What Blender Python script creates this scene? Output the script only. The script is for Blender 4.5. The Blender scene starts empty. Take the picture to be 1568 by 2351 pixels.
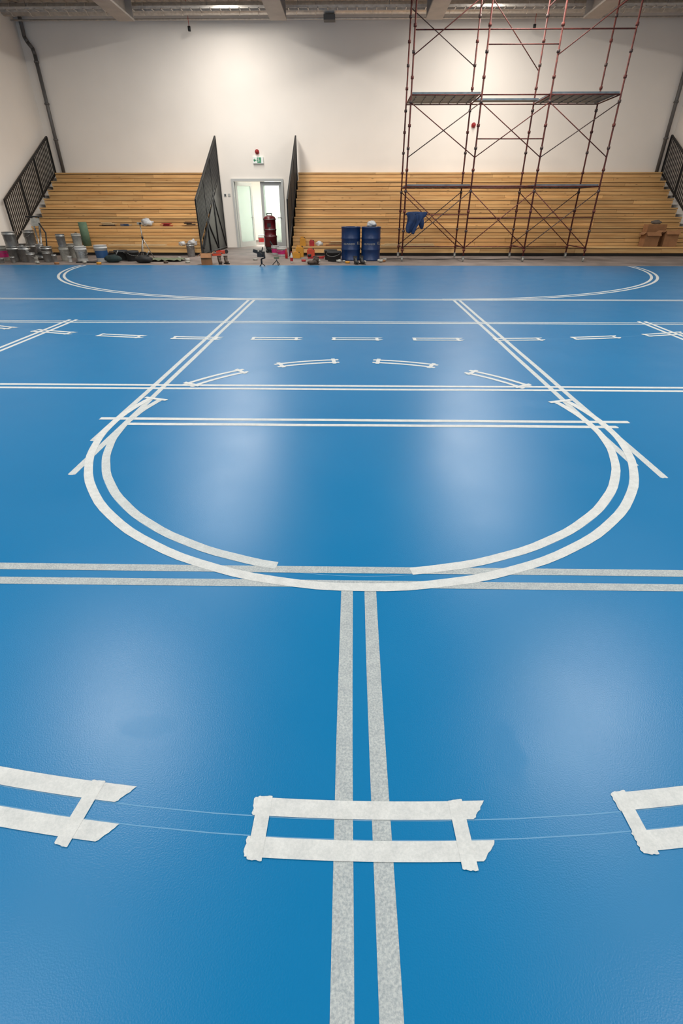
import bpy, bmesh, math, random
from mathutils import Vector, Matrix, Euler
random.seed(7)
R=random.random
def U(a,b): return a+(b-a)*R()
scn=bpy.context.scene
try:
    scn.view_settings.view_transform='Standard'
    scn.view_settings.look='None'
except Exception: pass

# ---------------- materials ----------------
def srgb(r,g,b):
    f=lambda c:(c/255/12.92) if c/255<=0.04045 else ((c/255+0.055)/1.055)**2.4
    return (f(r),f(g),f(b),1)
def mat(name,col,rough=0.6,metal=0.0,noise=0.0,nscale=8.0,bump=0.0,bscale=60.0,alpha=1.0,trans=0.0,emit=None,estr=0,stretch=None):
    m=bpy.data.materials.new(name); m.use_nodes=True
    nt=m.node_tree; n=nt.nodes; l=nt.links
    p=n['Principled BSDF']
    p.inputs['Roughness'].default_value=rough
    p.inputs['Metallic'].default_value=metal
    p.inputs['Base Color'].default_value=col
    p.inputs['Alpha'].default_value=alpha
    p.inputs['Transmission Weight'].default_value=trans
    if emit:
        p.inputs['Emission Color'].default_value=emit
        p.inputs['Emission Strength'].default_value=estr
    tc=n.new('ShaderNodeTexCoord'); mp=n.new('ShaderNodeMapping')
    l.new(tc.outputs['Object'],mp.inputs['Vector'])
    if stretch: mp.inputs['Scale'].default_value=stretch
    if noise>0:
        t=n.new('ShaderNodeTexNoise'); t.inputs['Scale'].default_value=nscale; t.inputs['Detail'].default_value=6
        l.new(mp.outputs['Vector'],t.inputs['Vector'])
        cr=n.new('ShaderNodeValToRGB')
        cr.color_ramp.elements[0].position=0.3; cr.color_ramp.elements[1].position=0.7
        d=[max(0,c*(1-noise)) for c in col[:3]]+[1]; b=[min(1,c*(1+noise)) for c in col[:3]]+[1]
        cr.color_ramp.elements[0].color=d; cr.color_ramp.elements[1].color=b
        l.new(t.outputs['Fac'],cr.inputs['Fac']); l.new(cr.outputs['Color'],p.inputs['Base Color'])
    if bump>0:
        t2=n.new('ShaderNodeTexNoise'); t2.inputs['Scale'].default_value=bscale; t2.inputs['Detail'].default_value=3
        l.new(mp.outputs['Vector'],t2.inputs['Vector'])
        bp=n.new('ShaderNodeBump'); bp.inputs['Strength'].default_value=bump; bp.inputs['Distance'].default_value=0.01
        l.new(t2.outputs['Fac'],bp.inputs['Height']); l.new(bp.outputs['Normal'],p.inputs['Normal'])
    return m

def floor_mat():
    m=bpy.data.materials.new('blue_polyurethane'); m.use_nodes=True
    nt=m.node_tree; n=nt.nodes; l=nt.links; p=n['Principled BSDF']
    p.inputs['Specular IOR Level'].default_value=0.26
    tc=n.new('ShaderNodeTexCoord')
    t=n.new('ShaderNodeTexNoise'); t.inputs['Scale'].default_value=0.6; t.inputs['Detail'].default_value=5
    l.new(tc.outputs['Object'],t.inputs['Vector'])
    cr=n.new('ShaderNodeValToRGB')
    cr.color_ramp.elements[0].position=0.3; cr.color_ramp.elements[1].position=0.75
    cr.color_ramp.elements[0].color=(0.0,0.122,0.285,1); cr.color_ramp.elements[1].color=(0.0,0.132,0.304,1)
    l.new(t.outputs['Fac'],cr.inputs['Fac']); l.new(cr.outputs['Color'],p.inputs['Base Color'])
    r=n.new('ShaderNodeMapRange'); r.inputs['To Min'].default_value=0.27; r.inputs['To Max'].default_value=0.38
    t3=n.new('ShaderNodeTexNoise'); t3.inputs['Scale'].default_value=2.3; t3.inputs['Detail'].default_value=8
    l.new(tc.outputs['Object'],t3.inputs['Vector'])
    l.new(t3.outputs['Fac'],r.inputs['Value'])
    last=r.outputs['Result']
    for (x,y,sx,sy,amt) in ((0.477,0.87,0.05,0.11,0.06),(-0.62,0.93,0.10,0.04,0.02),(1.6,3.9,0.25,0.1,0.03)):
        mp=n.new('ShaderNodeMapping'); mp.inputs['Location'].default_value=(-x/sx,-y/sy,0); mp.inputs['Scale'].default_value=(1/sx,1/sy,0)
        l.new(tc.outputs['Object'],mp.inputs['Vector'])
        ln=n.new('ShaderNodeVectorMath'); ln.operation='LENGTH'; l.new(mp.outputs['Vector'],ln.inputs[0])
        t4=n.new('ShaderNodeTexNoise'); t4.inputs['Scale'].default_value=14; t4.inputs['Detail'].default_value=8; l.new(tc.outputs['Object'],t4.inputs['Vector'])
        ad=n.new('ShaderNodeMath'); ad.operation='ADD'; l.new(ln.outputs['Value'],ad.inputs[0]); l.new(t4.outputs['Fac'],ad.inputs[1])
        mr=n.new('ShaderNodeMapRange'); mr.inputs['From Min'].default_value=1.6; mr.inputs['From Max'].default_value=1.2; mr.inputs['To Min'].default_value=0; mr.inputs['To Max'].default_value=amt
        l.new(ad.outputs[0],mr.inputs['Value'])
        a2=n.new('ShaderNodeMath'); a2.operation='ADD'; l.new(last,a2.inputs[0]); l.new(mr.outputs['Result'],a2.inputs[1]); last=a2.outputs[0]
    l.new(last,p.inputs['Roughness'])
    t2=n.new('ShaderNodeTexNoise'); t2.inputs['Scale'].default_value=260; t2.inputs['Detail'].default_value=2
    l.new(tc.outputs['Object'],t2.inputs['Vector'])
    bp=n.new('ShaderNodeBump'); bp.inputs['Strength'].default_value=0.18; bp.inputs['Distance'].default_value=0.002
    l.new(t2.outputs['Fac'],bp.inputs['Height']); l.new(bp.outputs['Normal'],p.inputs['Normal'])
    return m

def tape_mat(name,c1,c2,alpha):
    m=bpy.data.materials.new(name); m.use_nodes=True
    nt=m.node_tree; n=nt.nodes; l=nt.links; p=n['Principled BSDF']
    p.inputs['Roughness'].default_value=0.7
    tc=n.new('ShaderNodeTexCoord')
    t=n.new('ShaderNodeTexNoise'); t.inputs['Scale'].default_value=150; t.inputs['Detail'].default_value=7; t.inputs['Roughness'].default_value=0.7
    l.new(tc.outputs['Object'],t.inputs['Vector'])
    cr=n.new('ShaderNodeValToRGB'); cr.color_ramp.elements[0].position=0.38; cr.color_ramp.elements[1].position=0.62
    cr.color_ramp.elements[0].color=c1; cr.color_ramp.elements[1].color=c2
    l.new(t.outputs['Fac'],cr.inputs['Fac']); l.new(cr.outputs['Color'],p.inputs['Base Color'])
    t2=n.new('ShaderNodeTexNoise'); t2.inputs['Scale'].default_value=22; t2.inputs['Detail'].default_value=5; l.new(tc.outputs['Object'],t2.inputs['Vector'])
    r=n.new('ShaderNodeMapRange'); r.inputs['From Min'].default_value=0.3; r.inputs['From Max'].default_value=0.7
    r.inputs['To Min'].default_value=alpha-0.07; r.inputs['To Max'].default_value=min(1,alpha+0.07)
    l.new(t2.outputs['Fac'],r.inputs['Value']); l.new(r.outputs['Result'],p.inputs['Alpha'])
    return m

def wood_mat():
    m=bpy.data.materials.new('pine_boards'); m.use_nodes=True
    nt=m.node_tree; n=nt.nodes; l=nt.links; p=n['Principled BSDF']
    p.inputs['Roughness'].default_value=0.5
    at=n.new('ShaderNodeAttribute'); at.attribute_name='rnd'
    tc=n.new('ShaderNodeTexCoord'); mp=n.new('ShaderNodeMapping'); mp.inputs['Scale'].default_value=(0.8,14,14)
    ad=n.new('ShaderNodeVectorMath'); ad.operation='ADD'
    sc=n.new('ShaderNodeVectorMath'); sc.operation='SCALE'; sc.inputs['Scale'].default_value=30
    l.new(at.outputs['Color'],sc.inputs[0]); l.new(tc.outputs['Object'],ad.inputs[0]); l.new(sc.outputs[0],ad.inputs[1])
    l.new(ad.outputs[0],mp.inputs['Vector'])
    t=n.new('ShaderNodeTexNoise'); t.inputs['Scale'].default_value=1.4; t.inputs['Detail'].default_value=8
    l.new(mp.outputs['Vector'],t.inputs['Vector'])
    cr=n.new('ShaderNodeValToRGB')
    cr.color_ramp.elements[0].position=0.25; cr.color_ramp.elements[1].position=0.72
    cr.color_ramp.elements[0].color=srgb(190,142,86); cr.color_ramp.elements[1].color=srgb(220,180,122)
    l.new(t.outputs['Fac'],cr.inputs['Fac'])
    mr=n.new('ShaderNodeMapRange'); mr.inputs['To Min'].default_value=0.74; mr.inputs['To Max'].default_value=1.12
    l.new(at.outputs['Fac'],mr.inputs['Value'])
    mx=n.new('ShaderNodeVectorMath'); mx.operation='SCALE'
    l.new(cr.outputs['Color'],mx.inputs[0]); l.new(mr.outputs['Result'],mx.inputs['Scale'])
    v=n.new('ShaderNodeTexVoronoi'); v.inputs['Scale'].default_value=1.0
    mp2=n.new('ShaderNodeMapping'); mp2.inputs['Scale'].default_value=(2.2,9,9); l.new(ad.outputs[0],mp2.inputs['Vector']); l.new(mp2.outputs['Vector'],v.inputs['Vector'])
    k=n.new('ShaderNodeMapRange'); k.inputs['From Min'].default_value=0.05; k.inputs['From Max'].default_value=0.13; k.inputs['To Min'].default_value=0.5; k.inputs['To Max'].default_value=1
    l.new(v.outputs['Distance'],k.inputs['Value'])
    mx2=n.new('ShaderNodeVectorMath'); mx2.operation='SCALE'; l.new(mx.outputs[0],mx2.inputs[0]); l.new(k.outputs['Result'],mx2.inputs['Scale'])
    l.new(mx2.outputs[0],p.inputs['Base Color'])
    return m

M={}
M['floor']=floor_mat(); M['wood']=wood_mat()
M['tapeA']=tape_mat('masking_tape_aged',srgb(136,145,148),srgb(172,177,176),0.88)
M['tapeB']=tape_mat('masking_tape_fresh',srgb(180,183,182),srgb(193,195,193),0.91)
M['tapeC']=tape_mat('masking_tape_mid',srgb(164,170,171),srgb(184,188,187),0.91)
M['chalk']=mat('chalk_line',srgb(84,134,170),0.8)
M['concrete']=mat('concrete',srgb(112,101,95),0.75,noise=0.35,nscale=1.5,bump=0.3,bscale=30)
M['wall']=mat('painted_plaster',srgb(238,231,222),0.75,noise=0.025,nscale=0.8,bump=0.05,bscale=120)
M['ceil']=mat('ceiling_sheet',srgb(205,200,193),0.7)
M['steelbeam']=mat('beam_paint',srgb(162,154,147),0.6,noise=0.1,nscale=3)
M['duct']=mat('galvanized_duct',srgb(210,203,194),0.4,0.4,noise=0.15,nscale=10)
M['pipe']=mat('grey_pipe',srgb(100,98,96),0.5,0.3)
M['black']=mat('black_powder_coat',srgb(18,19,21),0.55)
M['dark']=mat('dark_understructure',srgb(34,28,24),0.8)
M['rust']=mat('rusty_red_steel',srgb(90,39,31),0.7,0.1,noise=0.5,nscale=14)
M['scafgrey']=mat('zinc_collar',srgb(78,62,58),0.6,0.4,noise=0.3,nscale=20)
M['deck']=mat('steel_deck',srgb(100,112,120),0.5,0.4,noise=0.25,nscale=6)
M['drum']=mat('blue_drum_paint',srgb(9,40,82),0.4,0.1,noise=0.12,nscale=9)
M['white']=mat('white_plastic',srgb(178,178,175),0.45,noise=0.05,nscale=12)
M['offwhite']=mat('dirty_white',srgb(148,146,138),0.6,noise=0.2,nscale=14)
M['silver']=mat('tin_metal',srgb(155,155,153),0.35,0.8,noise=0.2,nscale=12)
M['red']=mat('red_paint',srgb(150,16,22),0.4,noise=0.15,nscale=9)
M['darkred']=mat('dark_red_enamel',srgb(86,12,20),0.35,noise=0.2,nscale=9)
M['magenta']=mat('magenta_label',srgb(170,24,96),0.5)
M['green']=mat('sage_roll',srgb(80,102,80),0.8,noise=0.15,nscale=10)
M['teal']=mat('dark_teal_cloth',srgb(26,42,42),0.9,noise=0.3,nscale=7)
M['greycloth']=mat('grey_rag',srgb(95,86,78),0.9,noise=0.3,nscale=7)
M['cloth']=mat('blue_cloth',srgb(8,38,76),0.85,noise=0.3,nscale=9,bump=0.4,bscale=25)
M['card']=mat('cardboard',srgb(138,96,62),0.85,noise=0.12,nscale=7)
M['yellow']=mat('yellow_plastic',srgb(180,125,26),0.5,noise=0.1)
M['orange']=mat('orange_plastic',srgb(175,54,22),0.5,noise=0.1)
M['brown']=mat('worn_leather',srgb(62,47,36),0.7,noise=0.3,nscale=20)
M['rubber']=mat('black_rubber',srgb(22,22,23),0.7,noise=0.2,nscale=20)
M['blueplastic']=mat('blue_plastic',srgb(24,64,106),0.5,noise=0.1)
M['lightwood']=mat('raw_timber',srgb(184,160,122),0.7,noise=0.15,nscale=5,stretch=(1,8,8))
M['bag']=mat('thin_plastic_bag',srgb(180,180,180),0.3,bump=0.5,bscale=18)
M['frame']=mat('door_frame_grey',srgb(186,188,186),0.45)
M['glass']=mat('door_glass',srgb(215,235,230),0.08,trans=0.7)
M['signgreen']=mat('exit_sign_green',srgb(40,140,92),0.4)
M['signwhite']=mat('exit_sign_white',srgb(235,240,235),0.4)
M['lamp']=mat('lamp_housing',srgb(200,200,200),0.5)
M['tarp']=mat('olive_tarp',srgb(95,102,80),0.8,noise=0.2,nscale=9,bump=0.4,bscale=20)

# ---------------- builder ----------------
class B:
    def __init__(s):
        s.bm=bmesh.new(); s.mats=[]; s.col=None
    def mi(s,m):
        m=M[m]
        if m not in s.mats: s.mats.append(m)
        return s.mats.index(m)
    def _fin(s,verts,m,smooth=False):
        i=s.mi(m); fs=set()
        for v in verts:
            for f in v.link_faces: fs.add(f)
        rc=R() if s.col else 0
        for f in fs:
            f.material_index=i
            if smooth and len(f.verts)<=4: f.smooth=True
            if s.col:
                for lp in f.loops: lp[s.col]=(rc,rc,rc,1)
    def usecol(s):
        s.col=s.bm.loops.layers.float_color.new('rnd')
    def box(s,c,size,m,rot=(0,0,0)):
        mt=Matrix.Translation(c)@Euler(rot).to_matrix().to_4x4()@Matrix.Diagonal((size[0],size[1],size[2],1))
        r=bmesh.ops.create_cube(s.bm,size=1,matrix=mt); s._fin(r['verts'],m)
    def bb(s,x0,x1,y0,y1,z0,z1,m):
        s.box(((x0+x1)/2,(y0+y1)/2,(z0+z1)/2),(x1-x0,y1-y0,z1-z0),m)
    def cyl(s,p,q,r,m,r2=None,seg=10):
        p=Vector(p);q=Vector(q);d=q-p
        if d.length<1e-6: return
        rot=d.to_track_quat('Z','Y').to_matrix().to_4x4()
        mt=Matrix.Translation((p+q)/2)@rot
        rr=bmesh.ops.create_cone(s.bm,cap_ends=True,segments=seg,radius1=r,radius2=r if r2 is None else r2,depth=d.length,matrix=mt)
        s._fin(rr['verts'],m,True)
    def sph(s,c,sc,m,rot=(0,0,0),seg=16):
        mt=Matrix.Translation(c)@Euler(rot).to_matrix().to_4x4()@Matrix.Diagonal((sc[0],sc[1],sc[2],1))
        r=bmesh.ops.create_uvsphere(s.bm,u_segments=seg,v_segments=max(6,seg//2),radius=1,matrix=mt); s._fin(r['verts'],m,True)
    def blob(s,c,sc,m,amp=0.25,sub=3):
        r=bmesh.ops.create_icosphere(s.bm,subdivisions=sub,radius=1)
        for v in r['verts']:
            k=1+U(-amp,amp)*0.5+amp*0.5*math.sin(v.co.x*5+c[0]*3)*math.cos(v.co.y*6+c[1])
            v.co=Vector((v.co.x*k*sc[0],v.co.y*k*sc[1],max(v.co.z*k,-0.8)*sc[2]))+Vector(c)
        s._fin(r['verts'],m,True)
    def lathe(s,prof,m,o=(0,0,0),seg=24,smooth=True):
        i=s.mi(m); rings=[]
        for r,z in prof:
            rings.append([s.bm.verts.new((o[0]+r*math.cos(2*math.pi*k/seg),o[1]+r*math.sin(2*math.pi*k/seg),o[2]+z)) for k in range(seg)] if r>1e-5 else [s.bm.verts.new((o[0],o[1],o[2]+z))])
        for a,b in zip(rings,rings[1:]):
            for k in range(seg):
                k2=(k+1)%seg
                if len(a)==1 and len(b)==1: continue
                if len(a)==1: f=s.bm.faces.new((a[0],b[k2],b[k])) 
                elif len(b)==1: f=s.bm.faces.new((a[k],a[k2],b[0]))
                else: f=s.bm.faces.new((a[k],a[k2],b[k2],b[k]))
                f.material_index=i; f.smooth=smooth
    def prism_yz(s,pts,x0,x1,m):
        a=[s.bm.verts.new((x0,y,z)) for y,z in pts]; b=[s.bm.verts.new((x1,y,z)) for y,z in pts]
        i=s.mi(m); n=len(pts); fs=[s.bm.faces.new(a),s.bm.faces.new(list(reversed(b)))]
        for k in range(n): fs.append(s.bm.faces.new((a[k],b[k],b[(k+1)%n],a[(k+1)%n])))
        for f in fs:
            f.material_index=i
            if s.col:
                for lp in f.loops: lp[s.col]=(.5,.5,.5,1)
    def path(s,pts,r,m,seg=10):
        for a,b in zip(pts,pts[1:]): s.cyl(a,b,r,m,seg=seg)
        for a in pts[1:-1]: s.sph(a,(r,r,r),m,seg=8)
    def obj(s,name,loc=(0,0,0),rot=(0,0,0),parent=None,recalc=True,bevel=0):
        if recalc: bmesh.ops.recalc_face_normals(s.bm,faces=s.bm.faces)
        me=bpy.data.meshes.new(name); s.bm.to_mesh(me); s.bm.free()
        for m in s.mats: me.materials.append(m)
        o=bpy.data.objects.new(name,me); o.location=loc; o.rotation_euler=rot
        scn.collection.objects.link(o)
        if parent: o.parent=parent
        if bevel:
            bv=o.modifiers.new('bevel','BEVEL'); bv.width=bevel; bv.segments=2; bv.limit_method='ANGLE'
        return o
def empty(name,loc=(0,0,0)):
    e=bpy.data.objects.new(name,None); e.location=loc; e.empty_display_size=0.2; scn.collection.objects.link(e); return e

# ---------------- room ----------------
XL,XR,YB,YF,ZC=-11.1,11.4,22.0,-12.0,7.0
b=B(); b.bb(XL,XR,YF,15.05,-0.2,0,'floor'); b.obj('floor')
b=B(); b.bb(XL,XR,15.05,YB+6,-0.2,-0.002,'concrete'); b.obj('floor_concrete')
DX0,DX1,DZ=-4.50,-2.56,2.26
b=B()
b.bb(XL,DX0,YB,YB+0.2,0,ZC,'wall'); b.bb(DX1,XR,YB,YB+0.2,0,ZC,'wall'); b.bb(DX0,DX1,YB,YB+0.2,DZ,ZC,'wall'); b.obj('wall_back')
b=B(); b.bb(XL-0.2,XL,YF,YB+0.2,-0.2,ZC,'wall'); b.obj('wall_left')
b=B(); b.bb(XR,XR+0.2,YF,YB+0.2,-0.2,ZC,'wall'); b.obj('wall_right')
b=B(); b.bb(XL,XR,YF-0.2,YF,-0.2,ZC,'wall'); b.obj('wall_front')
b=B(); b.bb(XL-0.2,XR+0.2,YF-0.2,YB+0.2,ZC,ZC+0.2,'ceil')
for i in range(60):
    x=XL+0.2+i*0.375
    b.bb(x,x+0.12,YF,YB,ZC-0.04,ZC,'ceil')
b.obj('ceiling')
b=B()
b.bb(-5.6,-5.5,YB+0.2,YB+5,0,2.9,'wall'); b.bb(-2.0,-1.9,YB+0.2,YB+5,0,2.9,'wall')
b.bb(-5.6,-1.9,YB+5,YB+5.1,0,2.9,'wall'); b.bb(-5.6,-1.9,YB+0.2,YB+5.1,2.9,3.0,'wall')
b.bb(-3.65,-3.5,YB+2.6,YB+5,0,2.9,'wall')
b.obj('wall_corridor')
YE=20.6
for x in (-6.95,-2.28,2.45,7.2):
    b=B()
    b.bb(x-0.25,x+0.25,YF,YE,6.2,6.25,'steelbeam'); b.bb(x-0.04,x+0.04,YF,YE,6.25,6.9,'steelbeam'); b.bb(x-0.25,x+0.25,YF,YE,6.9,6.95,'steelbeam')
    for k in range(12): b.bb(x-0.24,x+0.24,YE-0.03-k*2.8,YE-0.01-k*2.8,6.25,6.9,'steelbeam')
    b.obj('ceiling_beam')
b=B()
b.cyl((XL+.02,21.35,6.66),(XR-.02,21.35,6.66),0.15,'duct',seg=20)
for i in range(37):
    x=XL+0.3+i*0.6; b.cyl((x,21.35,6.66),(x+0.03,21.35,6.66),0.16,'duct',seg=20)
b.obj('ventilation_duct')
b=B()
for yy in (20.75,21.0): b.bb(XL+.02,XR-.02,yy,yy+0.015,6.52,6.58,'duct')
for i in range(74): b.bb(XL+0.1+i*0.3,XL+0.13+i*0.3,20.75,21.0,6.52,6.535,'duct')
b.cyl((XL+.02,20.85,6.56),(XR-.02,20.85,6.56),0.02,'pipe'); b.cyl((XL+.02,21.7,6.5),(XR-.02,21.7,6.5),0.025,'duct')
for i in range(8): b.cyl((XL+1+i*2.8,20.88,6.58),(XL+1+i*2.8,20.88,6.95),0.006,'pipe',seg=6)
b.obj('cable_tray')
for x in (-5.3,5.8):
    b=B(); b.cyl((x,21.62,6.95),(x,21.62,6.3),0.008,'orange',seg=6); b.cyl((x,21.62,6.2),(x,21.62,6.32),0.045,'black')
    b.obj('hanging_cable_end')
b=B(); b.bb(-0.93,-0.57,21.2,21.5,6.36,6.48,'pipe'); b.obj('junction_box')
b=B(); b.path([(-10.88,21.9,6.94),(-10.88,21.9,6.15),(-10.82,21.9,6.02),(-10.70,21.9,5.86),(-10.68,21.9,5.7),(-10.68,21.9,2.45)],0.06,'pipe',seg=14)
for z in (5.5,4.4,3.4): b.cyl((-10.68,21.9,z),(-10.68,21.9,z+0.05),0.08,'pipe')
b.obj('rain_downpipe')
b=B(); b.path([(11.1,21.9,6.94),(11.1,21.9,2.45)],0.06,'pipe',seg=14)
for z in (5.5,4.4,3.4): b.cyl((11.1,21.9,z),(11.1,21.9,z+0.05),0.08,'pipe')
b.obj('rain_downpipe')
for x in (-3.95,4.2):
    for y,LW in ((-10,340),(-4.5,300),(0.9,170),(5.5,380),(12.0,200),(15.2,200),(18.2,165),(20.0,70)):
        e=empty('ceiling_luminaire',(x,y,6.62))
        s=2.0 if y<19.5 else 0.9
        b=B(); b.box((0,0,0.05),(0.66,s+.1,0.08),'lamp'); b.cyl((0,-0.2,0.09),(0,-0.2,0.33),0.01,'pipe'); b.cyl((0,0.2,0.09),(0,0.2,0.33),0.01,'pipe')
        b.obj('housing',parent=e)
        ld=bpy.data.lights.new('lamp','AREA'); ld.shape='RECTANGLE'; ld.size=0.6; ld.size_y=s; ld.energy=LW; ld.color=(1,0.955,0.89)
        lo=bpy.data.objects.new('lamp',ld); lo.location=(0,0,0); scn.collection.objects.link(lo); lo.parent=e
for (x,y,p) in ((-4.2,YB+1.6,200),(-2.8,YB+3.6,160)):
    e=empty('corridor_luminaire',(x,y,2.84))
    b=B(); b.box((0,0,0.03),(0.9,0.9,0.04),'lamp'); b.obj('housing',parent=e)
    ld=bpy.data.lights.new('lamp','AREA'); ld.size=0.8; ld.energy=p; ld.color=(0.93,1,0.98)
    lo=bpy.data.objects.new('lamp',ld); scn.collection.objects.link(lo); lo.parent=e

# ---------------- door ----------------
e=empty('door_1',(0,YB,0))
b=B()
for x in (DX0+0.04,DX1-0.04): b.box((x,0.05,(DZ-.08)/2),(0.08,0.24,DZ-.08),'frame')
b.box(((DX0+DX1)/2,0.05,DZ-0.04),(DX1-DX0,0.24,0.08),'frame'); b.obj('frame',parent=e)
def leaf(w,name,loc,rz):
    b=B(); h=DZ-0.1
    b.box((0.05,0,h/2),(0.1,0.05,h),'frame'); b.box((w-0.05,0,h/2),(0.1,0.05,h),'frame')
    b.box((w/2,0,0.09),(w-.2,0.05,0.18),'frame'); b.box((w/2,0,h-0.06),(w-.2,0.05,0.12),'frame')
    b.box((w/2,0,h/2),(w-0.18,0.012,h-0.2),'glass')
    b.cyl((w-0.06,-0.06,1.0),(w-0.2,-0.06,1.0),0.012,'silver'); b.cyl((w-0.06,0,1.0),(w-0.06,-0.06,1.0),0.012,'silver')
    b.obj(name,loc=loc,rot=(0,0,rz),parent=e)
leaf(1.0,'open_leaf',(DX0+0.09,0.1,0.01),math.radians(62))
leaf(0.80,'fixed_leaf',(DX1-0.88,0.08,0.01),0)

e=empty('emergency_exit_sign',(-3.43,YB,2.82))
b=B(); b.box((0,-0.04,0),(0.38,0.07,0.20),'signwhite')
Yv=-0.083
b.box((0.04,-0.078,0),(0.14,0.006,0.16),'signgreen')
def limb(p,q,w,m): 
    d=Vector((q[0]-p[0],q[1]-p[1])); b.box(((p[0]+q[0])/2,Yv-0.003,(p[1]+q[1])/2),(d.length,0.004,w),m,rot=(0,-math.atan2(d.y,d.x),0))
W='signwhite'
b.sph((0.012,Yv-0.003,0.055),(0.015,0.004,0.015),W)
limb((0.01,0.038),(0.03,-0.005),0.024,W); limb((0.03,-0.005),(0.01,-0.035),0.014,W); limb((0.01,-0.035),(-0.01,-0.06),0.012,W)
limb((0.03,-0.005),(0.06,-0.03),0.014,W); limb((0.06,-0.03),(0.08,-0.03),0.012,W); limb((0.01,0.032),(-0.015,0.015),0.011,W); limb((0.01,0.032),(0.05,0.012),0.011,W)
limb((-0.15,0),(-0.06,0),0.022,'signgreen'); limb((-0.155,0),(-0.12,0.04),0.02,'signgreen'); limb((-0.155,0),(-0.12,-0.04),0.02,'signgreen')
b.obj('panel',parent=e)
for (x,z) in ((-3.45,3.07),(4.28,3.82)):
    b=B(); b.cyl((0,0,0),(0,-0.05,0),0.075,'red',seg=20); b.cyl((0,-0.05,0),(0,-0.1,0),0.055,'red',r2=0.04,seg=20); b.sph((0,-0.1,0),(0.04,0.03,0.04),'red'); b.obj('fire_alarm_sounder',loc=(x,YB-0.001,z))
b=B(); b.box((0,-0.01,0),(0.09,0.02,0.09),'frame'); b.box((0.15,-0.01,0),(0.09,0.02,0.09),'white'); b.box((0,-0.024,0),(0.05,0.01,0.06),'black'); b.obj('light_switch',loc=(-4.78,YB-0.001,1.75),bevel=0.003)

# ---------------- bleachers ----------------
NR=9; Y0=18.2; DP=0.42; RH=0.27
def bleacher(x0,x1):
    b=B(); b.usecol()
    pts=[(Y0+0.06,0.0)]
    for i in range(NR):
        y=Y0+DP*i+0.06; z=RH*(i+1)-0.05
        pts.append((y,z)); pts.append((y+DP if i<NR-1 else YB-0.005,z))
    pts.append((YB-0.005,0))
    b.prism_yz(pts,x0+0.02,x1-0.02,'dark')
    def run(yc,zc,sy,sz):
        x=x0
        while x<x1-0.01:
            L=min(U(2.6,4.4),x1-x)
            if x1-(x+L)<0.5: L=x1-x
            b.box((x+L/2,yc+U(-.003,.003),zc+U(-.002,.002)),(L-0.006,sy,sz),'wood'); x+=L
    for i in range(NR):
        y=Y0+DP*i; zt=RH*(i+1)
        if i==0: run(y+0.035,0.15,0.03,0.125)
        else:
            run(y+0.035,zt-RH+0.052,0.03,0.092); 
            run(y+0.035,zt-RH+0.162,0.03,0.10)
        n=3; end=(DP+0.03) if i<NR-1 else YB-0.01-y
        w=end/n
        for k in range(n):
            run(y+w*(k+0.5)-0.01,zt-0.022,w-0.012,0.044)
    return b.obj('wooden_bleacher')
bleacher(-10.86,-4.95); bleacher(-1.95,11.15)

def railing(x,zf=1.55,zb=3.5,y0=18.1,y1=21.78,lowf=0.45,lowb=2.42,posts=True,gap=0.085):
    b=B()
    L=math.hypot(y1-y0,zb-zf); a=math.atan2(zb-zf,y1-y0)
    b.box((x,(y0+y1)/2,(zf+zb)/2),(0.05,L,0.05),'black',rot=(a,0,0))
    b.box((x,(y0+y1)/2,(lowf+lowb)/2),(0.04,math.hypot(y1-y0,lowb-lowf),0.04),'black',rot=(math.atan2(lowb-lowf,y1-y0),0,0))
    n=int((y1-y0)/gap)
    for i in range(n+1):
        t=i/n; y=y0+(y1-y0)*t; zt=zf+(zb-zf)*t; zl=lowf+(lowb-lowf)*t
        b.box((x,y,(zt+zl)/2),(0.014,0.045,zt-zl),'black')
    for t in (0.0,0.33,0.66,1.0):
        y=y0+(y1-y0)*t; zt=zf+(zb-zf)*t
        z0=0 if posts or t==0 else lowf+(lowb-lowf)*t-0.1
        b.box((x,y,(zt+z0)/2),(0.045,0.045,zt-z0),'black')
    if posts:
        b.prism_yz([(18.25,0.02),(21.78,0.02),(21.78,2.35),(18.25,0.3)],x-0.008,x+0.008,'black')
        s=1 if x<-3.5 else -1
        for (p,q) in (((18.3,0.06),(21.7,0.06)),((19.2,0.06),(19.2,1.0)),((20.4,0.06),(20.4,1.7)),((18.3,0.2),(20.4,1.65)),((19.2,1.0),(20.4,0.06)),((20.4,1.7),(21.7,0.06))):
            b.cyl((x+s*0.025,p[0],p[1]),(x+s*0.025,q[0],q[1]),0.018,'black')
    return b.obj('stair_railing')
railing(-4.89); railing(-2.01)
railing(-10.93,posts=False,gap=0.11); railing(11.22,posts=False,gap=0.11)

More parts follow.
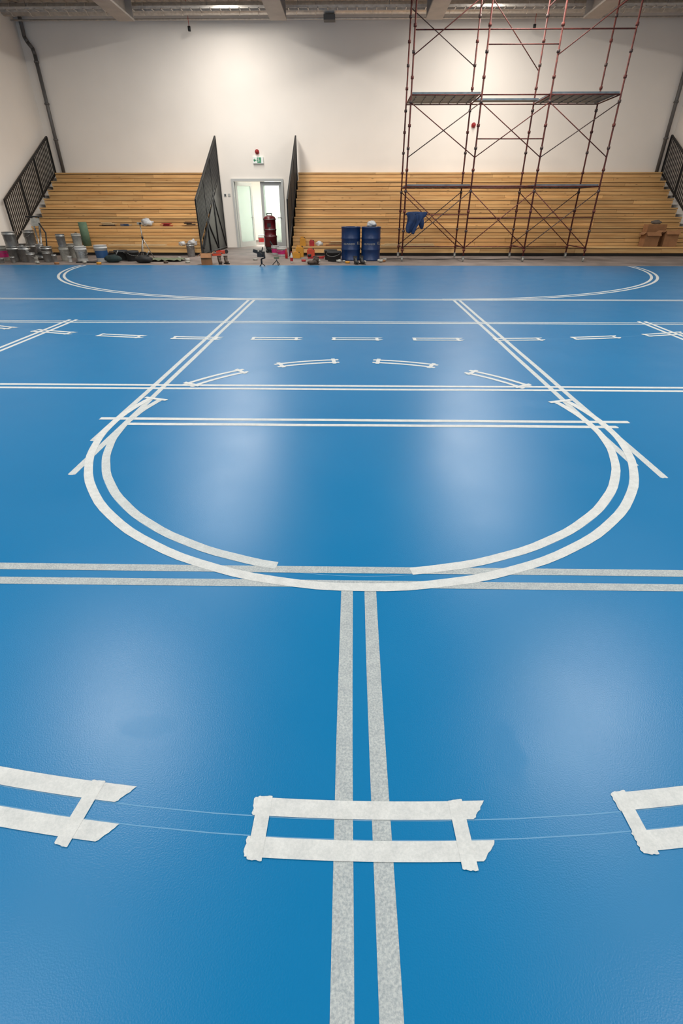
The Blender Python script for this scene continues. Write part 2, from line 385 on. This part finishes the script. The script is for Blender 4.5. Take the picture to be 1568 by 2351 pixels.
# ---------------- scaffold ----------------
sx=[1.5,3.3,5.05,6.82]; yf,yb=16.3,17.7; ZT=6.42
e=empty('scaffold_tower',(0,0,0))
b=B(); r=0.022
for x in sx:
    for y in (yf,yb):
        b.cyl((x,y,0.14),(x,y,ZT),r,'rust')
        for k in range(14):
            z=0.3+k*0.48
            if z<ZT: b.cyl((x,y,z-0.03),(x,y,z+0.03),r*1.8,'scafgrey' if k%2 else 'rust')
        b.cyl((x,y,0.06),(x,y,0.30),0.014,'silver')
    for z in (0.35,1.85,3.8,5.75):
        b.cyl((x,yf,z),(x,yb,z),0.016,'rust')
b.obj('frames',parent=e)
b=B()
def br(x0,z0,x1,z1,y,m='rust',r=0.012): b.cyl((x0,y,z0),(x1,y,z1),r,m)
for i,(a,c) in enumerate(((0,1),(1,2),(2,3))):
    A,C=sx[a],sx[c]
    for y in (yf-0.02,yb+0.02):
        back=y>17
        for q,(z0,z1) in enumerate(((0.35,1.75),(2.5,3.65))):
            if back and (i==1 or q==1): continue
            br(A,z0,C,z1,y,'rust' if i%2 else 'scafgrey'); br(A,z1,C,z0,y+0.012,'rust')
    for z in (1.85,3.8):
        for y in (yf,yb): br(A,z,C,z,y,'rust',0.015)
br(sx[0],4.55,sx[1],5.75,yf-.02); br(sx[1],6.2,sx[2],4.5,yb+.02); br(sx[2],4.55,sx[3],5.75,yf-.02); br(sx[0],5.75,sx[1],4.6,yb+.02,'scafgrey')
br(sx[0],5.02,sx[3],5.02,yf,'rust',0.015); br(sx[1],4.75,sx[2],4.75,yf,'rust',0.013)
br(sx[1],2.9,sx[2],2.9,yf,'rust',0.013); br(sx[1],1.1,sx[3],1.12,yf,'rust',0.013); br(sx[0],1.18,sx[1],1.18,yf,'rust',0.013)
br(sx[0],0.3,sx[3],0.3,yb,'rust',0.013)
b.obj('braces',parent=e)
b=B()
for z in (1.9,3.86):
    for (a,c) in ((0,1),(2,3)):
        for k in range(4):
            y=yf+0.03+k*0.335
            b.bb(sx[a]+0.03,sx[c]-0.03,y,y+0.32,z-0.045,z,'deck')
            for q in range(7): 
                xx=sx[a]+0.15+q*0.25; b.bb(xx,xx+0.03,y+0.02,y+0.30,z-0.06,z-0.045,'deck')
    b.bb(sx[1]+0.03,sx[2]-0.03,yf+0.9,yf+1.22,z-0.04,z,'deck')
b.obj('decks',parent=e)
b=B()
for x in sx:
    for y in (yf,yb):
        b.cyl((x-0.02,y,0.055),(x+0.02,y,0.055),0.055,'offwhite',seg=18); b.cyl((x-0.026,y,0.055),(x+0.026,y,0.055),0.02,'silver'); b.box((x,y,0.125),(0.07,0.06,0.02),'silver')
        b.box((x-0.03,y,0.085),(0.006,0.04,0.08),'silver'); b.box((x+0.03,y,0.085),(0.006,0.04,0.08),'silver')
b.obj('casters',parent=e)

b=B()
N,Mv=16,14; vs=[]
for j in range(Mv+1):
    row=[]
    for i in range(N+1):
        u=i/N; v=j/Mv
        w=0.60*(1-0.45*v)
        x=1.54+u*w+0.03*math.sin(v*5)+0.05*v
        fold=0.05*math.sin(u*14+v*2)*min(1,v*2)+0.02*math.sin(u*31)
        z=1.22-v*(0.36+0.14*math.sin(u*3.1+0.3)+0.06*math.sin(u*11))+0.03*math.sin(u*9)
        y=yf-0.06-0.05*math.sin(math.pi*min(v*2,1)*0.5)+fold
        row.append(b.bm.verts.new((x,y,z)))
    vs.append(row)
k=b.mi('cloth')
for j in range(Mv):
    for i in range(N):
        f=b.bm.faces.new((vs[j][i],vs[j][i+1],vs[j+1][i+1],vs[j+1][i])); f.material_index=k; f.smooth=True
b.sph((1.82,yf,1.2),(0.28,0.07,0.06),'cloth'); b.sph((1.72,yf-0.08,0.95),(0.1,0.06,0.24),'cloth',rot=(0,0.3,0)); b.sph((1.98,yf-0.08,1.02),(0.08,0.06,0.2),'cloth',rot=(0,-0.2,0))
o=b.obj('draped_jacket'); s=o.modifiers.new('s','SOLIDIFY'); s.thickness=0.012

# ---------------- tape markings ----------------
def strip(b,pts,w,layer,m,j0=0.0,j1=0.0,sk0=0.0,sk1=0.0):
    z=0.0006*layer; P=[Vector(p) for p in pts]; n=len(P); Ls=[];Rs=[];D=[]
    for i in range(n):
        d=(P[min(i+1,n-1)]-P[max(i-1,0)]).normalized(); D.append(d)
        nn=Vector((-d.y,d.x))
        Ls.append(P[i]+nn*w/2); Rs.append(P[i]-nn*w/2)
    Ls[0]-=D[0]*sk0; Rs[0]+=D[0]*sk0; Ls[-1]+=D[-1]*sk1; Rs[-1]-=D[-1]*sk1
    V=lambda p:b.bm.verts.new((p.x,p.y,z))
    l=[V(p) for p in Ls]; r=[V(p) for p in Rs]; k=b.mi(m)
    for i in range(n-1):
        f=b.bm.faces.new((r[i],r[i+1],l[i+1],l[i])); f.material_index=k
    for (j,a,c,dd) in ((j0,r[0],l[0],-D[0]),(j1,l[-1],r[-1],D[-1])):
        if j>0:
            mid=[]
            for t in (0.1,0.22,0.36,0.5,0.62,0.78,0.9):
                p=a.co.lerp(c.co,t); o=U(0.0,1)*j; mid.append(b.bm.verts.new((p.x+dd.x*o,p.y+dd.y*o,z)))
            f=b.bm.faces.new([a]+mid+[c]); f.material_index=k
def line(p,q,n=24,wob=0.0015):
    p=Vector(p);q=Vector(q); ph=R()*6
    nn=(q-p).normalized(); nn=Vector((-nn.y,nn.x))
    return [p.lerp(q,i/n)+nn*wob*math.sin(ph+i*0.9) for i in range(n+1)]
def arc(c,r,a0,a1,n=48,wob=0.0):
    return [(c[0]+(r+wob*math.sin(i*1.7))*math.sin(math.radians(a0+(a1-a0)*i/n)),c[1]+(r+wob*math.sin(i*1.7))*math.cos(math.radians(a0+(a1-a0)*i/n))) for i in range(n+1)]
TW=0.046; OF=0.048
def finish(b,name):
    for f in b.bm.faces:
        f.normal_update()
        if f.normal.z<0: f.normal_flip()
    return b.obj(name,recalc=False)
b=B(); cx=0.044
for s in (-1,1): strip(b,line((cx+s*0.049,-4),(cx+s*0.049,1.60)),0.049,1,'tapeA')
finish(b,'centre_line_tape')
b=B()
for s in (-1,1): strip(b,line((XL+0.6,1.665+s*OF),(XR-0.6,1.665+s*OF),60,0.001),TW,2,'tapeA')
finish(b,'cross_line_tape')
b=B()
strip(b,line((-1.90,3.46+OF+.01),(2.09,3.46+OF)),TW,2,'tapeB',0.005,0.005); strip(b,line((-1.68,3.46-OF),(1.96,3.46-OF)),TW,2,'tapeB',0.005,0.01)
finish(b,'free_throw_line_tape')
for Y,m in ((4.30,'tapeB'),(7.2,'tapeC'),(9.2,'tapeC')):
    b=B()
    for s in (-1,1): strip(b,line((XL+0.4,Y+s*OF),(XR-0.4,Y+s*OF),60,0.002),TW if Y<9 else 0.05,2,m)
    finish(b,'cross_line_tape')
b=B()
for s,e0,e1 in ((-1,3.10,2.60),(1,2.62,2.78)):
    x=0.055+s*1.775
    strip(b,line((x+s*OF,e0),(x+s*OF,9.15)),TW,1,'tapeC',0.008,0); strip(b,line((x-s*OF,e1),(x-s*OF,9.15)),TW,1,'tapeC',0.008,0)
finish(b,'lane_line_tape')
b=B()
for x in (-3.97,4.1):
    for s in (-1,1): strip(b,line((x+s*OF,-4),(x+s*OF,7.35)),TW,1,'tapeB')
finish(b,'side_line_tape')
C=(0.06,3.42)
b=B()
strip(b,arc(C,1.825,71.5,288.5,72,0.0015),0.05,3,'tapeB',0.006,0.006)
strip(b,arc(C,1.725,71.5,172.7,38,0.0015),0.05,3,'tapeB',0.006,0.003); strip(b,arc(C,1.725,192.8,288.5,38,0.0015),0.05,3,'tapeC',0.003,0.006)
for a in (-72,72):
    strip(b,[(C[0]+q*math.sin(math.radians(a)),C[1]+q*math.cos(math.radians(a))) for q in (1.67,1.88)],0.04,5,'tapeB',0.005,0.005)
for a in (-48.5,-16.5,16.5,48.5):
    for rr in (1.825,1.725): strip(b,arc(C,rr,a-10.6,a+10.6,10),0.042,3,'tapeB',0.01,0.01)
    for aa in (a-9,a+9):
        strip(b,[(C[0]+q*math.sin(math.radians(aa)),C[1]+q*math.cos(math.radians(aa))) for q in (1.68,1.87)],0.04,5,'tapeB',0.005,0.005)
finish(b,'free_throw_circle_tape')
b=B()
for rr in (1.75,1.80): strip(b,arc(C,rr,-75,285,160),0.003,0.6,'chalk')
finish(b,'chalk_guide_line')
b=B()
for s in (-1,1):
    c=(0.1+s*1.5,15.2)
    for rr in (6.06,5.94): strip(b,arc(c,rr,180,180-s*88.0,50),TW+.012,3,'tapeB')
finish(b,'goal_area_line_tape')
def dash(b,f,s0,s1,m,w=0.045,ex=0.0):
    a0,a1=s0-0.014,s1+0.032+ex
    for off in (-0.049,0.049):
        strip(b,[f(a0+(a1-a0)*i/8,off) for i in range(9)],w,4,m,0.005,0.005,U(-.004,.003),0.020)
    for k,ss in enumerate((s0+0.012,s1-0.026)):
        d=U(0,0.008)+ex*k*0.4
        strip(b,[f(ss-d*.5,-0.075),f(ss+d*(1 if k else -1)*(-1 if ex else 1),0.078+0.012*k)],w*0.82,5,m,0.002,0.003,0.0015,0.002)
def f9(s,off):
    r=9+off; X0=0.07; Yc=15.2
    if abs(s)<=1.5: return (X0+s,Yc-r)
    sg=1 if s>0 else -1; a=(abs(s)-1.5)/9
    return (X0+sg*(1.5+r*math.sin(a)),Yc-r*math.cos(a))
b=B()
for i in range(-9,10): dash(b,f9,i*0.985-0.28,i*0.985+0.28,'tapeB')
finish(b,'free_throw_dashed_line_tape')
b=B(); strip(b,[f9(-9+i*0.2,0) for i in range(91)],0.005,0.6,'chalk'); finish(b,'chalk_guide_line')
RN=7.0; CN=(0.05,7.642)
def f3(s,off):
    a=s/RN; r=RN+off; return (CN[0]+r*math.sin(a),CN[1]-r*math.cos(a))
b=B()
for i in range(-9,10): dash(b,f3,i*0.985-0.285,i*0.985+(0.275 if i!=-1 else 0.265),'tapeB',w=0.047,ex=0.028 if i==-1 else 0)
finish(b,'three_point_dashed_arc_tape')
b=B()
for off in (-0.024,0.024): strip(b,[f3(-9+i*0.2,off) for i in range(91)],0.003,0.6,'chalk')
finish(b,'chalk_guide_line')

# ---------------- clutter ----------------
def wraptext(parent,txt,size,rad,zc,ang,m):
    cu=bpy.data.curves.new('t','FONT'); cu.body=txt; cu.size=size; cu.align_x='CENTER'; cu.resolution_u=3
    o=bpy.data.objects.new('t',cu); scn.collection.objects.link(o)
    bpy.context.view_layer.update()
    me=bpy.data.meshes.new_from_object(o.evaluated_get(bpy.context.evaluated_depsgraph_get()))
    bpy.data.objects.remove(o)
    for v in me.vertices:
        a=v.co.x/rad+ang; z=v.co.y
        v.co=Vector((rad*math.sin(a),-rad*math.cos(a),zc+z))
    me.materials.clear(); me.materials.append(M[m])
    t=bpy.data.objects.new('lettering',me); scn.collection.objects.link(t); t.parent=parent
def drum(x,y,rz):
    e=empty('steel_drum',(x,y,0)); e.rotation_euler=(0,0,rz)
    b=B(); p=[(0,0),(0.27,0),(0.285,0.01),(0.285,0.03),(0.278,0.04)]
    for z in (0.29,0.58): p+=[(0.278,z-0.03),(0.288,z-0.01),(0.288,z+0.01),(0.278,z+0.03)]
    p+=[(0.278,0.84),(0.287,0.85),(0.287,0.875),(0.27,0.88),(0.265,0.86),(0,0.86)]
    b.lathe(p,'drum',seg=40); b.cyl((0.15,0,0.86),(0.15,0,0.88),0.035,'silver',seg=14); b.cyl((-0.17,0.05,0.86),(-0.17,0.05,0.875),0.02,'silver',seg=12)
    b.obj('shell',parent=e)
    wraptext(e,'KELMUNDER',0.062,0.2805,0.42,-0.2,'offwhite'); wraptext(e,'KL',0.12,0.2805,0.42,0.95,'offwhite')
drum(-0.01,16.7,0.0); drum(0.585,16.65,0.0)
def pail(x,y,r=0.15,h=0.36,m='white',band=None,z=0,lid=True,name='paint_bucket',handle=True):
    b=B()
    p=[(0,0),(r*0.88,0),(r*0.9,0.01),(r*0.98,h*0.82),(r*1.04,h*0.83),(r*1.04,h*0.88),(r,h*0.89),(r,h)]
    p+= [(r*1.03,h),(r*1.03,h*1.03),(r*0.9,h*1.03),(r*0.88,h*1.01),(0,h*1.01)] if lid else [(r*0.96,h),(r*0.86,0.03),(0,0.03)]
    b.lathe(p,m,seg=24)
    if band: b.lathe([(r*0.925,h*0.25),(r*0.975,h*0.7)],band,seg=24)
    if handle:
        pts=[(r*1.03*math.cos(a),-r*0.2-r*0.9*math.sin(a)*0.9,h*0.84-math.sin(a)*h*0.32) for a in [math.pi*i/10 for i in range(11)]]
        b.path(pts,0.004,'silver',seg=6)
    return b.obj(name,loc=(x,y,z),rot=(0,0,U(0,6)))
for (x,y,r,h,m,bd,z) in [(-9.91,16.1,.17,.38,'silver',None,0),(-9.91,16.1,.17,.36,'silver',None,.392),(-9.52,16.0,.16,.38,'silver',None,0),(-10.4,16.3,.16,.38,'offwhite','magenta',0),
   (-10.3,16.75,.17,.38,'silver',None,0),(-9.12,16.45,.15,.36,'silver',None,0),(-8.5,16.25,.13,.36,'offwhite',None,0),(-8.5,16.25,.12,.32,'silver',None,.372),(-8.15,16.5,.15,.38,'white','offwhite',0),(-8.15,16.5,.13,.3,'offwhite',None,.395),
   (-7.87,16.0,.16,.38,'white','silver',0),(-7.3,16.05,.18,.42,'white','blueplastic',0),(-5.2,17.9,.13,.36,'silver',None,0),(-9.3,15.85,.12,.24,'silver',None,0),(-8.9,16.0,.12,.26,'silver',None,0),
   (-9.95,17.2,.16,.38,'silver',None,0),(-9.95,17.2,.16,.36,'silver',None,.392),(-10.35,17.3,.16,.38,'silver',None,0),(-8.75,17.3,.16,.38,'offwhite',None,0),
   (-2.25,18.0,.16,.26,'white','magenta',0),(-2.55,18.6,.13,.26,'white','magenta',0)]:
    pail(x,y,r,h,m,bd,z)
for (x,y,r,h,m) in [(-9.7,15.6,.06,.16,'silver'),(-9.05,15.65,.05,.14,'offwhite'),(-8.62,15.85,.07,.2,'silver'),(-8.2,15.9,.06,.15,'white'),(-10.05,15.6,.08,.12,'silver'),(-7.55,16.5,.09,.22,'silver')]:
    pail(x,y,r,h,m,None,0,True,'metal_can',False)
pail(-3.85,YB+2.0,.14,.34,'white','red'); pail(-3.78,YB+2.5,.14,.34,'white','blueplastic')
for (x,y,w) in [(-6.92,16.5,.2),(-6.5,16.3,.19),(-0.62,16.85,.2),(-0.5,16.3,.21)]:
    pail(x,y,w,.27,'rubber',None,0,False,'mortar_tub')
b=B()
b.cyl((0,0,0.0),(0,0,0.12),0.22,'silver',seg=28); b.cyl((0,0,0.12),(0,0,0.16),0.2,'black',r2=0.15,seg=28); b.cyl((0,0,0.16),(0,0,0.42),0.11,'silver',seg=24)
for k in range(6): b.cyl((0,0,0.2+k*0.035),(0,0,0.212+k*0.035),0.12,'pipe',seg=24)
b.path([(0.0,0.12,0.2),(0.06,0.3,0.7),(0.1,0.42,1.1)],0.03,'silver'); b.path([(-0.02,0.12,0.2),(-0.06,0.3,0.7),(-0.08,0.42,1.1)],0.025,'silver')
b.path([(-0.22,0.38,1.12),(0.22,0.38,1.12)],0.022,'rubber'); b.box((0,0.36,0.98),(0.22,0.14,0.2),'offwhite'); b.path([(0.1,0.3,0.95),(0.25,0.1,0.7),(0.2,-0.05,0.3)],0.02,'rubber')
b.cyl((-0.15,0.26,0.08),(-0.11,0.26,0.08),0.08,'rubber',seg=16); b.cyl((0.11,0.26,0.08),(0.15,0.26,0.08),0.08,'rubber',seg=16); b.cyl((-0.13,0.26,0.08),(0.13,0.26,0.08),0.012,'silver')
b.obj('floor_grinder',loc=(-9.47,16.75,0),rot=(0,0,0.3))
b=B(); b.cyl((0,0,0),(0.0,0,0.68),0.13,'green',seg=24); b.cyl((0.0,0,0.681),(0.0,0,0.682),0.05,'dark',seg=12); b.obj('rolled_underlay',loc=(-8.75,18.34,RH+0.003))
b=B(); b.blob((0,0,0.17),(0.14,0.13,0.21),'teal',0.2); b.obj('crumpled_work_cloth',loc=(-9.08,18.4,RH+0.001))
def tripod(x,y,h,name='tripod_stand',spread=0.3):
    b=B()
    for k in range(3):
        a=k*2.094+0.5; b.cyl((spread*math.cos(a),spread*math.sin(a),0.01),(0,0,h*0.62),0.012,'silver'); b.sph((spread*math.cos(a),spread*math.sin(a),0.015),(0.02,0.02,0.015),'rubber')
    b.cyl((0,0,h*0.45),(0,0,h),0.014,'silver'); b.cyl((0,0,h*0.6),(0,0,h*0.66),0.03,'black')
    b.box((0,0,h+0.03),(0.14,0.08,0.06),'offwhite'); b.box((0.03,-0.05,h+0.03),(0.06,0.03,0.04),'black')
    b.obj(name,loc=(x,y,0))
tripod(-6.35,16.95,0.92,spread=0.24)
def toolbag(x,y,m='rubber'):
    b=B(); b.blob((0,0,0.09),(0.24,0.14,0.11),m,0.15); b.path([(-0.15,0,0.16),(-0.08,0,0.27),(0.08,0,0.27),(0.15,0,0.16)],0.012,'rubber'); b.cyl((0.05,0.0,0.12),(0.2,-0.05,0.3),0.012,'silver'); b.obj('tool_bag',loc=(x,y,0))
toolbag(-5.95,15.7); toolbag(-6.9,15.85,'teal')
b=B(); N=12; g=[[b.bm.verts.new((i/N*1.1,j/N*0.7,0.015+0.05*abs(math.sin(i*1.3+j*.7)))) for i in range(N+1)] for j in range(N+1)]; k=b.mi('tarp')
for j in range(N):
    for i in range(N): f=b.bm.faces.new((g[j][i],g[j][i+1],g[j+1][i+1],g[j+1][i])); f.material_index=k; f.smooth=True
b.obj('folded_tarp',loc=(-6.1,16.0,0.0))
def cbox(x,y,z,w,d,h,rz=0,open_=True):
    b=B(); t=0.006
    b.box((0,0,t/2),(w,d,t),'card'); b.box((-w/2,0,h/2),(t,d,h),'card'); b.box((w/2,0,h/2),(t,d,h),'card'); b.box((0,-d/2,h/2),(w,t,h),'card'); b.box((0,d/2,h/2),(w,t,h),'card')
    if open_:
        b.box((-w/2-0.05,0,h-0.03),(0.12,d,t),'card',rot=(0,-0.6,0)); b.box((w/2+0.05,0,h+0.02),(0.12,d,t),'card',rot=(0,-0.5,0)); b.box((0,-d/2-0.05,h-0.04),(w,0.13,t),'card',rot=(0.9,0,0))
    else: b.box((0,0,h),(w,d,t),'card'); b.box((0,0,h+0.004),(0.05,d,0.002),'lightwood')
    b.obj('cardboard_box',loc=(x,y,z),rot=(0,0,rz))
cbox(-4.04,15.3,0,0.28,0.28,0.27,0.2); cbox(9.7,18.40,RH+.002,0.46,0.3,0.40,0.05); cbox(10.32,18.40,RH+.002,0.42,0.3,0.44,-0.05); cbox(10.0,18.84,RH*2+.002,0.6,0.3,0.34,0,False)
b=B(); b.blob((0,0,0.05),(0.16,0.1,0.06),'greycloth',0.3); b.obj('rag_pile',loc=(10.0,18.84,RH*2+0.352))
def boots(x,y,rz,m='brown'):
    b=B()
    for s in (-1,1):
        ox=s*0.09; a=s*0.15
        b.box((ox,0,0.012),(0.09,0.27,0.024),'rubber',rot=(0,0,a))
        b.sph((ox,-0.07,0.055),(0.05,0.085,0.045),m); b.sph((ox,0.05,0.065),(0.045,0.085,0.055),m)
        b.cyl((ox,0.07,0.06),(ox,0.085,0.19),0.045,m,r2=0.055,seg=16); b.cyl((ox,0.085,0.185),(ox,0.086,0.2),0.058,'dark',seg=16)
        for k in range(3): b.box((ox,-0.01+k*0.02,0.1+k*0.02),(0.05,0.006,0.006),'offwhite')
    b.obj('work_boots',loc=(x,y,0),rot=(0,0,rz))
boots(-3.6,15.4,0.4); boots(-1.05,15.3,-1.2); boots(0.23,15.4,0.3,'rubber'); boots(-10.45,15.7,0.9)
e=empty('camera_on_gimbal',(-2.42,14.8,0))
b=B()
for k in range(3):
    a=k*2.094; b.cyl((0.09*math.cos(a),0.09*math.sin(a),0.008),(0,0,0.07),0.01,'black')
b.cyl((0,0,0.06),(0,0,0.18),0.024,'black'); b.path([(0,0,0.18),(0.09,0.03,0.2),(0.09,0.03,0.27),(0.0,0.0,0.235)],0.016,'black'); b.obj('gimbal',parent=e)
b=B(); b.box((0,0,0.29),(0.2,0.10,0.13),'black'); b.box((0,0,0.365),(0.08,0.07,0.04),'black'); b.cyl((0,-0.03,0.285),(0,-0.17,0.285),0.05,'rubber',seg=20); b.cyl((0,-0.17,0.285),(0,-0.185,0.285),0.056,'black',seg=20)
b.box((-0.15,0,0.36),(0.12,0.025,0.08),'black',rot=(0,0.3,0)); b.cyl((0.03,0,0.37),(0.06,0,0.46),0.016,'rubber'); b.obj('camera_body',parent=e,bevel=0.006)
e=empty('tabletop_tripod',(-2.05,15.1,0))
b=B()
for k in range(3):
    a=k*2.094+1; b.cyl((0.12*math.cos(a),0.12*math.sin(a),0.008),(0,0,0.12),0.01,'black')
b.cyl((0,0,0.11),(0,0,0.16),0.015,'silver'); b.box((0,0,0.18),(0.14,0.06,0.05),'tarp'); b.obj('legs',parent=e)
b=B()
b.lathe([(0,0.18),(0.2,0.18),(0.215,0.2),(0.215,0.46),(0.225,0.47),(0.225,0.5),(0.2,0.52),(0.2,0.66),(0.215,0.67),(0.215,0.70),(0.2,0.72),(0.2,0.98),(0.215,0.99),(0.215,1.02),(0.18,1.08),(0.1,1.12),(0,1.13)],'darkred',seg=30)
for z in (0.50,0.70,1.0): b.lathe([(0.217,z),(0.222,z+0.01),(0.217,z+0.02)],'silver',seg=30)
b.cyl((0.0,0,0.02),(0,0,0.18),0.17,'rubber',r2=0.2,seg=20)
for k in range(4):
    a=k*1.571+0.78; b.sph((0.2*math.cos(a),0.2*math.sin(a),0.045),(0.045,0.03,0.045),'rubber'); b.cyl((0.2*math.cos(a),0.2*math.sin(a),0.05),(0.17*math.cos(a),0.17*math.sin(a),0.2),0.015,'black')
b.path([(-0.08,0,1.11),(-0.08,0,1.18),(0.08,0,1.18),(0.08,0,1.11)],0.014,'black'); b.path([(0,-0.2,0.35),(0.05,-0.3,0.3),(0.2,-0.32,0.1),(0.35,-0.2,0.035),(0.3,0.1,0.035)],0.028,'rubber')
b.box((0,-0.215,0.84),(0.12,0.01,0.1),'black'); b.obj('industrial_vacuum_cleaner',loc=(-2.82,19.6,0))
b=B(); b.lathe([(0,0),(0.035,0),(0.04,0.01),(0.04,0.16),(0.03,0.2),(0.014,0.24),(0.014,0.27),(0,0.27)],'white'); b.lathe([(0.0405,0.05),(0.0405,0.14)],'red'); b.cyl((0,0,0.27),(0,0,0.29),0.017,'red'); b.obj('drink_bottle',loc=(-1.7,15.7,0))
b=B(); b.lathe([(0,0),(0.035,0),(0.04,0.01),(0.04,0.16),(0.03,0.2),(0.014,0.24),(0.014,0.27),(0,0.27)],'red'); b.cyl((0,0,0.27),(0,0,0.29),0.017,'white'); b.obj('drink_bottle',loc=(-2.02,17.2,0))
def canister(x,y,m,z=0,w=0.24,d=0.16,h=0.3):
    b=B(); b.box((0,0,h*0.45),(w,d,h*0.9),m); b.box((0,0,h*0.93),(w*0.7,d*0.6,h*0.1),m); b.path([(-w*.3,0,h*.95),(-w*.3,0,h*1.08),(w*.1,0,h*1.08),(w*.1,0,h*.95)],0.012,m); b.cyl((w*.33,0,h*.9),(w*.33,0,h*1.05),0.025,'black'); b.obj('jerry_can',loc=(x,y,z),bevel=0.015,rot=(0,0,U(-.3,.3)))
canister(-1.65,17.75,'yellow'); canister(-1.3,17.85,'orange',h=0.22); canister(-1.72,17.35,'yellow',h=.16)
canister(-1.6,18.42,'yellow',z=RH+.002,h=.24,w=.18); canister(-1.3,18.4,'red',z=RH+.002,h=.16,w=.16)
b=B(); b.box((0,0,0.03),(0.5,0.08,0.06),'red',rot=(0,0,0)); b.cyl((0.2,0,0.05),(0.7,0.1,0.05),0.02,'red'); b.cyl((-0.2,0,0.05),(-0.2,0,0.12),0.06,'black'); b.obj('angle_grinder',loc=(-1.1,17.2,0))
b=B(); b.box((0,0,0.04),(0.3,0.12,0.08),'orange'); b.cyl((-0.1,0,0.08),(0.25,0.05,0.08),0.025,'red'); b.cyl((0.2,0,0.06),(0.2,0.1,0.06),0.06,'black',seg=16); b.obj('power_saw',loc=(-4.5,19.0,0),rot=(0,0,0.2))
b=B(); b.box((0,0,0.03),(0.3,0.1,0.06),'orange'); b.cyl((-0.1,0,0.06),(0.2,0.05,0.06),0.02,'black'); b.obj('hand_sander',loc=(-4.45,18.2,0),rot=(0,0,0.5))
def pile(name,x,y,z,n,L,W,mats):
    b=B(); zz=0.012
    for k in range(n):
        l=U(0.4,1)*L; b.box((U(-.5,.5)*W*0.4,U(-.04,.04),zz),(l,U(.04,.09),0.022),random.choice(mats),rot=(0,0,U(-.1,.1))); zz+=0.0225
    b.obj(name,loc=(x,y,z+.002))
pile('timber_offcuts',-0.45,18.42,RH,6,0.9,.6,['lightwood','card']); pile('timber_offcuts',-8.35,19.24,RH*3,5,0.6,.5,['lightwood','brown','dark'])
pile('timber_offcuts',-5.5,19.24,RH*3,6,0.6,.5,['card','brown','lightwood'])
pile('tool_pile',-6.3,19.24,RH*3,4,.4,.4,['red','black','offwhite']); pile('tool_pile',-7.7,19.24,RH*3,3,.3,.3,['blueplastic','offwhite'])
b=B(); b.box((0,0,0.02),(1.75,0.2,0.04),'lightwood'); b.box((0.05,0.02,0.0575),(1.6,0.12,0.035),'lightwood',rot=(0,0,0.02)); b.obj('stacked_planks',loc=(1.85,18.38,RH+.002))
b=B(); b.box((0,0,0.02),(1.9,0.2,0.04),'lightwood',rot=(0,0,0.01)); b.obj('stacked_planks',loc=(-7.1,18.42,RH+.002))
def bag(x,y,z,s=1):
    b=B(); b.blob((0,0,0.1*s),(0.17*s,0.12*s,0.12*s),'bag',0.55); b.obj('plastic_bag',loc=(x,y,z+.002))
bag(-6.95,19.25,RH*3,1.0); bag(0.6,16.66,0.868,0.7); bag(-1.05,18.45,RH,.6); bag(-5.25,18.42,RH,0.8); bag(-5.6,18.4,RH,.6); bag(-5.05,19.25,RH*3,.5)
for (x,y,s) in [(-4.85,16.2,.5),(-0.35,15.9,.45),(0.85,15.9,.5),(-1.0,16.4,.4),(-7.6,15.5,.4),(-8.9,15.4,.4),(-5.3,16.9,.4),(1.0,16.5,.4),(-0.95,16.1,.35),(-0.2,16.0,.3),(0.4,15.9,.3)]:
    b=B(); b.blob((0,0,0.06*s*1.4),(0.16*s,0.14*s,0.09*s),'offwhite',0.5,2); b.obj('crumpled_paper',loc=(x,y,0))
for (x,y,m) in [(-4.7,15.7,'offwhite'),(-7.1,15.3,'yellow'),(0.95,16.15,'card'),(-0.1,15.7,'yellow'),(-8.3,15.3,'card'),(-2.9,16.6,'offwhite'),(-1.4,16.2,'red'),(-5.3,15.6,'brown')]:
    b=B(); b.lathe([(0.04,0),(0.065,0),(0.065,0.05),(0.04,0.05),(0.04,0)],m,seg=20); b.obj('tape_roll',loc=(x,y,0))
b=B(); pts=[(-7.9+i*0.1,15.62+0.06*math.sin(i*0.6),0.02) for i in range(7)]; b.path(pts,0.018,'rubber'); b.obj('rubber_hose')
b=B(); pts=[(1.1+i*0.25,16.9+0.1*math.sin(i*0.9),0.012) for i in range(20)]; b.path(pts,0.01,'rubber',seg=6); b.obj('power_cable')

# ---------------- world & camera ----------------
w=bpy.data.worlds.new('world'); scn.world=w; w.use_nodes=True
w.node_tree.nodes['Background'].inputs['Color'].default_value=(0.8,0.85,0.9,1); w.node_tree.nodes['Background'].inputs['Strength'].default_value=0.3
cd=bpy.data.cameras.new('camera'); co=bpy.data.objects.new('camera',cd); scn.collection.objects.link(co)
cd.sensor_fit='VERTICAL'; cd.sensor_height=36; cd.sensor_width=24; cd.lens=1125/2351*36
cd.clip_end=200
co.location=(0,0,1.37); co.rotation_euler=(math.radians(90-31.908),0,math.radians(0.995))
scn.camera=co
